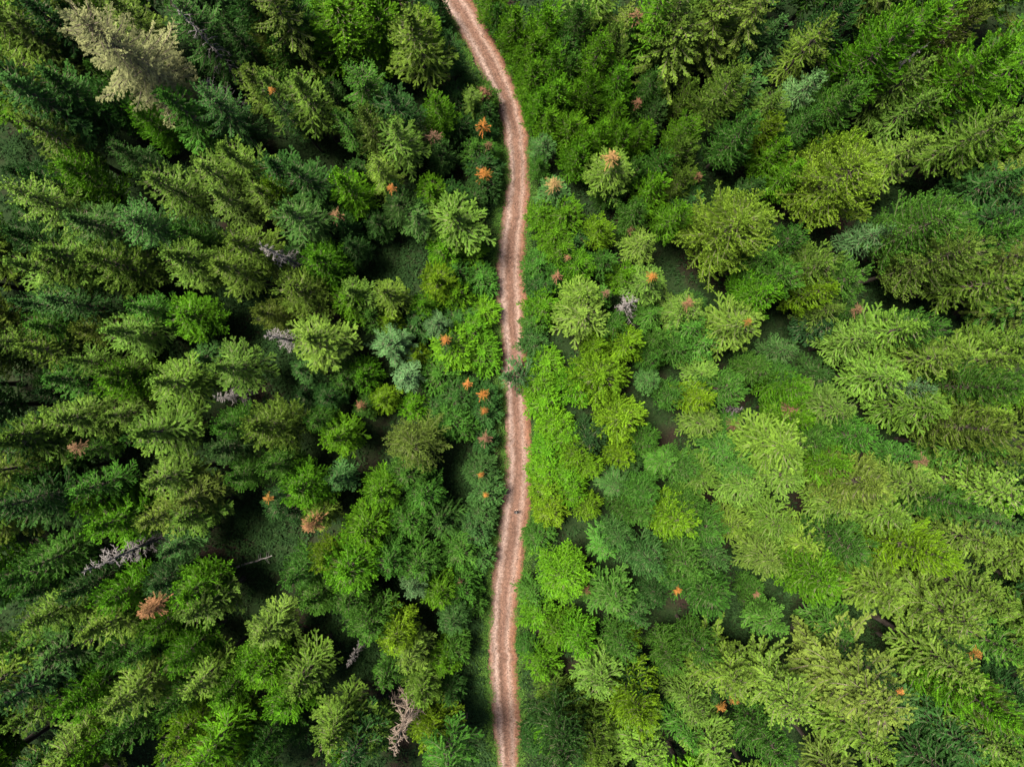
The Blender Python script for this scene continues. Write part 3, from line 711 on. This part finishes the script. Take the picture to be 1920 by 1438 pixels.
# dark openings in the canopy where nothing tall stands (x, y, radius px)
GAPS = [(720, 470, 60), (430, 130, 40), (1850, 330, 40), (1720, 840, 45), (500, 1000, 50), (620, 1150, 35), (700, 1220, 35), (1400, 1110, 55), (850, 900, 32),
        (460, 590, 60), (330, 690, 40), (560, 130, 30), (750, 110, 45), (1130, 1060, 0), (1350, 100, 40), (1330, 330, 34), (250, 880, 30), (60, 300, 40), (1640, 420, 30),
        (1780, 590, 45), (1620, 560, 40), (545, 690, 40), (900, 1250, 60), (905, 1370, 60), (1420, 790, 26), (1600, 1180, 40)]


def parse(txt):
    for rec in txt.replace('\n', '').split(';'):
        f = rec.split()
        if f: yield f


USED = set()
ONES = 'zero one two three four five six seven eight nine ten eleven twelve thirteen fourteen fifteen sixteen seventeen eighteen nineteen'.split()
TENS = '0 0 twenty thirty forty fifty sixty seventy eighty ninety'.split()


def say(n):
    n = int(round(n))
    if n >= 100: return 'hundred'
    if n < 20: return ONES[n]
    return TENS[n // 10] + ('-' + ONES[n % 10] if n % 10 else '')


def nwords(t):
    return len(t.replace('-', ' ').split())


def place(px, py):
    """place of a tip in the photograph, in words"""
    if px < -8: return 'cut off by the left edge, %s percent down' % say(max(0, min(100, py / 14.38)))
    if px > 1928: return 'cut off by the right edge, %s percent down' % say(max(0, min(100, py / 14.38)))
    if py < -8: return 'cut off by the top edge, %s percent across' % say(px / 19.2)
    if py > 1446: return 'cut off by the bottom edge, %s percent across' % say(px / 19.2)
    return '%s percent across, %s percent down' % (say(max(0, px / 19.2)), say(max(0, py / 14.38)))


def name_it(size, colour, phrase, px, py):
    """the fullest wording of at most 16 words that no other thing has"""
    l, r = road_px(py)
    side = 'left of road' if px < l else ('right of road' if px > r else 'over the road')
    pl = place(px, py)
    opts = ['%s %s %s %s, %s' % (size, colour, phrase, side, pl), '%s %s %s, %s' % (size, colour, phrase, pl), '%s %s, %s' % (colour, phrase, pl),
            '%s %s, %s' % (size, phrase, pl), '%s, %s' % (phrase, pl)]
    for pre in ('', 'darker ', 'lower ', 'hidden '):
        for o in opts:
            t = (pre + o).strip()
            if nwords(t) <= 16 and t not in USED:
                USED.add(t); return t
    return opts[-1]


def jitter(c, k=.14):
    v = rnd.uniform(1 - 1.3 * k, 1 + 1.3 * k)
    return (c[0] * v * rnd.uniform(1 - .7 * k, 1 + .7 * k), c[1] * v, c[2] * v * rnd.uniform(1 - k, 1 + k), 1)


def plant_tree(px, py, rpx, kind, col, h, label=None, tilt=None, group=None):
    x, y = px2w(px, py, h)
    # keep trunks off the road
    rd = float(road_dist(x, y))
    if rd < .9:
        l, r = road_px(CY - y * FPX / CAM_H)
        x += (.9 - rd) * (1 if (CX + x * FPX / CAM_H) > (l + r) / 2 else -1)
    Rw = (1.1 if h < 17 else 1.18) * rpx * (CAM_H - .45 * h) / FPX
    i = rnd.randrange(len(PROTO[kind]))
    tr, cr = PROTO[kind][i]
    H0 = {'S': 24, 'D': 25, 'F': 18, 'Y': 10, 'B': 21, 'P': 28}[kind]
    R0 = {'S': 3.4, 'D': 4.0, 'F': 3.0, 'Y': 2.3, 'B': 4.2, 'P': 3.8}[kind]
    nm, ph, cat = KNAME[kind]
    e = bpy.data.objects.new(nm, None); C.objects.link(e)
    e.empty_display_size = .5
    z0 = float(ground_z(x, y) * min(1, max(0, road_dist(x, y) / 2.5))) - .08
    e.location = (x, y, z0)
    k = Rw / R0
    e.scale = (k, k, h / H0)
    e.rotation_euler = (rnd.gauss(0, .02), rnd.gauss(0, .02), rnd.uniform(0, 6.283))
    if tilt is not None: e.rotation_euler = tilt
    obj('trunk', tr, e)
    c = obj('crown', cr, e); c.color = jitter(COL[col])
    size = 'tall' if h >= 19 else ('small' if h < 9 else 'medium')
    tag(e, label or name_it(size, CNAME[col], ph, px, py), cat, group or KGROUP[kind])
    return e


DEADLIST = [(float(f[0]), float(f[1]), float(f[2]), f[3], float(f[4])) for f in parse(DEADTOPS)]
dead_used = set()
COVER = {}
CELL = 12


def mark(px, py, rpx, h):
    # image footprint of the crown: discs from the tip toward the foot
    for t in np.linspace(0, .75, 8):
        z = h * (1 - t)
        f = (CAM_H - h) / (CAM_H - z)
        cx = CX + (px - CX) * f; cy = CY + (py - CY) * f
        rr = rpx * (.25 + .75 * min(1, t / .55)) * .95
        n = int(rr / CELL) + 1
        for i in range(-n, n + 1):
            for j in range(-n, n + 1):
                if (i * i + j * j) * CELL * CELL <= rr * rr:
                    COVER[(int(cx // CELL) + i, int(cy // CELL) + j)] = 1


n_trees = 0
planted = []
for f in parse(TREES):
    px, py, rp, kind, col = float(f[0]), float(f[1]), float(f[2]), f[3], f[4]
    h = float(f[5]) if len(f) > 5 else DEFAULT_H[kind]
    if px > 1080 and kind in 'FY': h *= 1.2; rp *= .95
    if kind in 'SDF' and math.hypot(px - CX, py - CY) > 620: h *= .9; rp *= 1.05
    label = None
    e = plant_tree(px, py, rp, kind, col, h, label)
    planted.append((px, py, rp, h, e, kind))
    mark(px, py, rp, h)
    n_trees += 1

# fill the rest of the wood: lower trees between the tall ones with shade put into their needle colour, and trees that lean out of the frame
tries = 0; fills = 0; n_in = 0
while tries < 12000 and fills < 200:
    tries += 1
    px, py = rnd.uniform(-260, 2180), rnd.uniform(-220, 1660)
    inside = -10 < px < 1930 and -10 < py < 1448
    if (int(px // CELL), int(py // CELL)) in COVER: continue
    if any((px - a) ** 2 + (py - b) ** 2 < r * r for a, b, r in GAPS): continue
    if inside and (n_in >= 85): continue
    h = rnd.uniform(7, 11) if inside else rnd.uniform(18, 25)
    if abs(px - 960) < 200 and inside: h = rnd.uniform(4, 7)
    rp = rnd.uniform(28, 40) if inside else rnd.uniform(40, 56)
    if not inside:   # the crown's foot must reach into the picture
        f_ = (CAM_H - h) / (CAM_H - .25 * h)
        fx, fy = CX + (px - CX) * f_, CY + (py - CY) * f_
        if not (-35 < fx < 1955 and -35 < fy < 1473): continue
    x, y = px2w(px, py, h)
    if road_dist(x, y) < rp * .055: continue
    l, r = road_px(py)
    if l - rp * .85 < px < r + rp * .85: continue
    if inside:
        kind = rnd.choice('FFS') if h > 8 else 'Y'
        col = rnd.choice('dddk')  # dark needle colours stand in for the shade under the tall crowns
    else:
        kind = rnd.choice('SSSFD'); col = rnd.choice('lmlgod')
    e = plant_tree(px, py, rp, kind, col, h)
    planted.append((px, py, rp, h, e, kind))
    mark(px, py, rp, h)
    fills += 1; n_in += inside

# rust-coloured dead tops: part of the tree they stand on, or a dead sapling of their own
for i, (px, py, rp, col, h) in enumerate(DEADLIST):
    x, y = px2w(px, py, h)
    Rw = rnd.uniform(.72, 1.0) * rp * (CAM_H - h) / FPX
    hh = 2.2 * Rw
    near = [t for t in planted if math.hypot(t[0] - px, t[1] - py) < 14 and abs(t[3] - h) < 2.6]
    if not near:
        hk = 'Y' if h < 9 else 'S'
        e = plant_tree(px, py, max(22, rp * 1.35), hk, 'd' if col == 'r' else 'm', h - .3)
        near = [(px, py, rp, h, e, hk)]
    c3 = {'r': (.26, .115, .026), 'n': (.15, .080, .045), 'w': (.27, .165, .060)}[col]
    me = TOPS[i % 3]
    if near:
        e = near[0][4]
        bpy.context.view_layer.update()
        o = obj('dead_top', me, e)
        wanted = Matrix.LocRotScale(Vector((x, y, h - hh + .35)), None, Vector((Rw / 1.1, Rw / 1.1, hh / 2.6)))
        o.matrix_parent_inverse = e.matrix_world.inverted()
        o.matrix_basis = wanted
        o['label'] = {'r': 'rust orange dead top', 'n': 'dry brown dead top', 'w': 'pale orange dead top'}[col]
        o.color = jitter(c3, .16)
        nm, ph, cat = KNAME[near[0][5]]
        e['label'] = name_it('', ph + ' with', {'r': 'rust orange', 'n': 'dry brown', 'w': 'pale orange'}[col] + ' dead top', px, py)

for f in parse(SNAGS):
    px, py, rp, h, kd, ix = float(f[0]), float(f[1]), float(f[2]), float(f[3]), f[4], int(f[5])
    x, y = px2w(px, py, h)
    tr, br = SNAG[kd][ix]
    e = bpy.data.objects.new('dead_tree', None); C.objects.link(e)
    e.location = (x, y, -.05)
    k = rp * (CAM_H - .6 * h) / FPX / (2.0)
    e.scale = (k, k, h / 16.); e.rotation_euler = (0, 0, rnd.uniform(0, 6.28))
    obj('trunk', tr, e)
    for b_ in br: obj('branch', b_, e)
    tag(e, name_it('bare', 'grey' if kd == 'G' else 'brownish', 'dead tree', px, py), 'dead tree', 'bare dead trees')

plant_tree(572, 986, 34, 'S', 'l', 14.2)
# two rusty saplings that lie tilted among the firs
for (px, py, h, rp, az, lean, lab) in ((266, 1150, 17, 20, 200, 55, 'rust orange dead fir top among green firs at lower left'),
                                       (574, 988, 15, 18, 215, 50, 'pale orange dead spruce top beside a dark opening, left of the walker')):
    x, y = px2w(px, py, h)
    e = bpy.data.objects.new('dead_fir', None); C.objects.link(e)
    x2, y2 = x, y
    e.location = (x, y, -.05)
    T = Tubes(6); T.add([[0, 0, 0], [.1, 0, h * .5], [0, 0, h]], [.16, .1, .015])
    obj('trunk', T.mesh('trunk', M_BARK), e)
    for q in range(3):
        o = obj('crown', TOPS[q], e); o.location = (0, 0, h - 1.6 - 1.1 * q); s_ = (.75 + .22 * q) * rp / 18.
        o.scale = (s_, s_, .85); o.rotation_euler = (0, 0, q * 1.3); o.color = (.19, .10, .045, 1)
    tag(e, lab, 'dead tree', 'dead saplings with rusty needles')

# ------------------------------------------------------------------ conifer leaning out over the road
e = bpy.data.objects.new('leaning_fir', None); C.objects.link(e)
tr, cr = make_conifer(300, H=7.6, Rr=2.3, base=.3, whorl=.5, per=6, lb=.42, lbmax=.9, droop=.35, hook=.1, fw=.2, kw=.085, dens=60, gap=.5, irregular=.3, gaps=.12)
lx, ly = px2w(1034, 702)
e.location = (lx, ly, .0)
e.rotation_euler = (R(2), R(-55), 0)
e.scale = (1.2, 1.25, 1.05)
obj('trunk', tr, e)
c = obj('crown', cr, e); c.color = (.034, .088, .026, 1)
tag(e, 'dark green young conifer leaning out across the gravel road', 'leaning tree')

# ------------------------------------------------------------------ undergrowth and verge
def ground_scatter(n, fn):
    xs = rng.uniform(-74, 74, n); ys = rng.uniform(-56, 56, n)
    rd = road_dist(xs, ys)
    k = rng.random(n) < fn(rd)
    return np.stack([xs[k], ys[k]], 1)


xy = ground_scatter(24000, lambda rd: np.where(rd > .8, np.where(rd < 7, .9, .8), 0))
K = scatter_kites(0, xy, .3, .75, .30, 1.0, 8)
gx = []
for (gx0, gy0, gr) in GAPS:
    if gr:
        wx, wy = px2w(gx0, gy0, 0); rw = gr * 1.5 * CAM_H / FPX; ng = int(rw * rw * 7)
        aa = rng.uniform(0, 6.283, ng); rr = rw * np.sqrt(rng.random(ng))
        gx.append(np.stack([wx + rr * np.cos(aa), wy + rr * np.sin(aa)], 1))
gx = np.concatenate(gx); gx = gx[road_dist(gx[:, 0], gx[:, 1]) > .7]
K2 = scatter_kites(0, gx, .3, .75, .26, .9, 12)
for n_ in 'PDNLWT': getattr(K, n_).extend(getattr(K2, n_))
o = obj('undergrowth', K.mesh('undergrowth', M_FOL)); o.color = (.013, .034, .008, 1)
tag(o, 'low shrubs and ferns on the forest floor', 'undergrowth', kind='stuff')
s_ = CAM_H / FPX
ys_ = rng.uniform(-200, 1650, 26000) + 0.
l_, r_ = road_px(ys_)
off = rng.gamma(1.6, 9., 26000)
left = rng.random(26000) < .58
fray = 5 * np.sin(ys_ * .045) + 4 * np.sin(ys_ * .13 + 2) + rng.normal(0, 2.5, 26000)
xs_ = np.where(left, l_ - off + 3 + fray * .6, r_ + off * .8 - 3 - fray * .6)
xy = np.stack([(xs_ - CX) * s_, (CY - ys_) * s_], 1)
K = scatter_kites(0, xy, .14, .36, .16, 1.6, 4)
o = obj('verge_grass', K.mesh('verge_grass', M_FOL)); o.color = (.060, .135, .020, 1)
tag(o, 'green grass along both edges of the gravel road', 'grass', kind='stuff')

# ------------------------------------------------------------------ fallen trunks
def fallen_log(p0, p1, r0, r1, mat, label):
    (x0, y0), (x1, y1) = px2w(*p0), px2w(*p1)
    g = np.random.default_rng(int(p0[0]))
    n = 9; t = np.linspace(0, 1, n)[:, None]
    P = np.array([[x0, y0, .25]]) * (1 - t) + np.array([[x1, y1, .35]]) * t
    P[1:-1] += g.normal(0, .04, (n - 2, 3))
    T = Tubes(7); T.add(P, np.linspace(r0, r1, n))
    e = bpy.data.objects.new('fallen_log', None); C.objects.link(e); e.location = (0, 0, 0)
    obj('trunk', T.mesh('trunk', mat), e)
    d_ = (P[-1] - P[0]) / np.linalg.norm(P[-1] - P[0]); sd = np.array([-d_[1], d_[0], 0])
    for k in range(6):
        B = Tubes(4); q = P[0] + (P[-1] - P[0]) * g.uniform(.3, .95)
        v = sd * g.choice([-1, 1]) + d_ * .6 + np.array([0, 0, g.uniform(.1, .9)])
        B.add(np.stack([q, q + v * .4, q + v * .8]), [.03, .02, .01])
        obj('branch_stub', B.mesh('branch_stub', mat), e)
    tag(e, label, 'fallen log', 'fallen trunks on the forest floor')


fallen_log((432, 1066), (512, 1040), .17, .07, M_GREY, 'thin grey fallen trunk in the dark opening at lower left')
fallen_log((1222, 1186), (1250, 1176), .14, .08, M_GREY, 'short grey fallen trunk in the shade right of the road')


# ------------------------------------------------------------------ person on the road
def person_material():
    m, N, Lk = mat_new('dark_clothes_and_skin')
    out = N.new('ShaderNodeOutputMaterial'); pb = N.new('ShaderNodeBsdfPrincipled'); pb.inputs['Roughness'].default_value = .85
    tc = N.new('ShaderNodeTexCoord'); sx = N.new('ShaderNodeSeparateXYZ'); Lk.new(tc.outputs['Object'], sx.inputs[0])
    mr = N.new('ShaderNodeMapRange'); mr.inputs[2].default_value = 1.8; Lk.new(sx.outputs[2], mr.inputs[0])
    cr = N.new('ShaderNodeValToRGB'); cr.color_ramp.interpolation = 'CONSTANT'
    E = cr.color_ramp.elements
    E[0].position = 0; E[0].color = (.02, .018, .016, 1)
    E[1].position = .06; E[1].color = (.016, .018, .026, 1)
    e = E.new(.50); e.color = (.012, .012, .015, 1)
    e = E.new(.845); e.color = (.20, .12, .085, 1)
    Lk.new(mr.outputs[0], cr.inputs[0])
    prev = cr.outputs[0]
    for hx in (-.10, .10):
        ds = N.new('ShaderNodeVectorMath'); ds.operation = 'DISTANCE'; ds.inputs[1].default_value = (hx, .40, 1.10)
        Lk.new(tc.outputs['Object'], ds.inputs[0])
        lt = N.new('ShaderNodeMath'); lt.operation = 'LESS_THAN'; lt.inputs[1].default_value = .115
        Lk.new(ds.outputs['Value'], lt.inputs[0])
        mx = N.new('ShaderNodeMix'); mx.data_type = 'RGBA'; mx.inputs[7].default_value = (.45, .27, .19, 1)
        Lk.new(lt.outputs[0], mx.inputs[0]); Lk.new(prev, mx.inputs[6]); prev = mx.outputs[2]
    Lk.new(prev, pb.inputs['Base Color']); Lk.new(pb.outputs[0], out.inputs[0])
    return m


def build_person():
    V, Ed, Rad = [], [], []

    def chain(start, pts):
        prev = start
        for p, r in pts:
            V.append(p); Rad.append(r)
            i = len(V) - 1
            if prev is not None: Ed.append((prev, i))
            prev = i
        return prev
    pelvis = chain(None, [((0, 0, .95), (.155, .115))])
    chest = chain(pelvis, [((0, -.01, 1.12), (.14, .11)), ((0, 0, 1.30), (.175, .125)), ((0, 0, 1.43), (.13, .095))])
    chain(chest, [((0, .01, 1.52), (.058, .06)), ((0, .035, 1.60), (.078, .09)), ((0, .03, 1.68), (.082, .098)), ((0, .01, 1.745), (.055, .065))])
    for sx in (-1, 1):
        hand = chain(chest, [((sx * .17, 0, 1.42), (.075, .075)), ((sx * .255, -.02, 1.27), (.06, .06)), ((sx * .29, .03, 1.10), (.052, .052)),
                             ((sx * .21, .21, 1.08), (.045, .045)), ((sx * .135, .33, 1.10), (.03, .034)), ((sx * .11, .38, 1.105), (.034, .022))])
        for k in range(4):
            o_ = (k - 1.5) * .02
            l_ = (.062, .074, .07, .055)[k]
            chain(hand, [((sx * (.105 + o_ * .6), .405, 1.105 + o_ * .7), (.011, .011)), ((sx * (.085 + o_ * .6), .405 + l_ * .55, 1.10 + o_), (.0095, .0095)),
                         ((sx * (.055 + o_ * .4), .405 + l_ * .75, 1.085 + o_), (.008, .008))])
        chain(hand, [((sx * .075, .37, 1.125), (.012, .012)), ((sx * .05, .395, 1.135), (.010, .010))])
        chain(pelvis, [((sx * .10, 0, .86), (.105, .11)), ((sx * .115, .02, .50), (.068, .07)), ((sx * .12, 0, .28), (.06, .062)), ((sx * .125, -.02, .09), (.045, .05)),
                       ((sx * .135, .06, .045), (.045, .04)), ((sx * .145, .15, .035), (.042, .03))])
    me = bpy.data.meshes.new('person'); me.from_pydata(V, Ed, []); me.update()
    me.materials.append(person_material())
    o = obj('person', me)
    sk = o.modifiers.new('Skin', 'SKIN'); sk.use_smooth_shade = True
    lay = me.skin_vertices[0].data
    for i, r in enumerate(Rad): lay[i].radius = r
    lay[pelvis].use_root = True
    ss_ = o.modifiers.new('Subsurf', 'SUBSURF'); ss_.levels = 2; ss_.render_levels = 2
    # pale cap with a brim
    n = 20; vv, ff = [], []
    rings = [(.118, 1.685, 0), (.116, 1.72, 0), (.098, 1.765, 0), (.06, 1.795, 0), (.012, 1.805, 0)]
    for rr, zz, _ in rings:
        for k in range(n):
            a_ = k * 6.2832 / n; vv.append((rr * .92 * math.cos(a_), .022 + rr * 1.05 * math.sin(a_), zz))
    for j in range(len(rings) - 1):
        for k in range(n): ff.append((j * n + k, j * n + (k + 1) % n, (j + 1) * n + (k + 1) % n, (j + 1) * n + k))
    b0 = len(vv)
    for k in range(9):
        a_ = R(20 + 140 * k / 8)
        vv.append((.105 * math.cos(a_), .022 + .12 * math.sin(a_), 1.69)); vv.append((.105 * math.cos(a_) * 1.15, .022 + .20 * math.sin(a_), 1.672))
        if k: ff.append((b0 + 2 * k - 2, b0 + 2 * k - 1, b0 + 2 * k + 1, b0 + 2 * k))
    cm = new_mesh('cap', np.array(vv), np.array(ff), [plain_material('pale_cloth', (.06, .056, .052))], True)
    obj('cap', cm, o)
    hx, hy = px2w(968.5, 957.5)
    o.location = (hx, hy, .09)
    o.rotation_euler = (0, 0, R(6))
    tag(o, 'person in dark clothes and pale cap standing on the gravel road, elbows bent', 'person')


build_person()
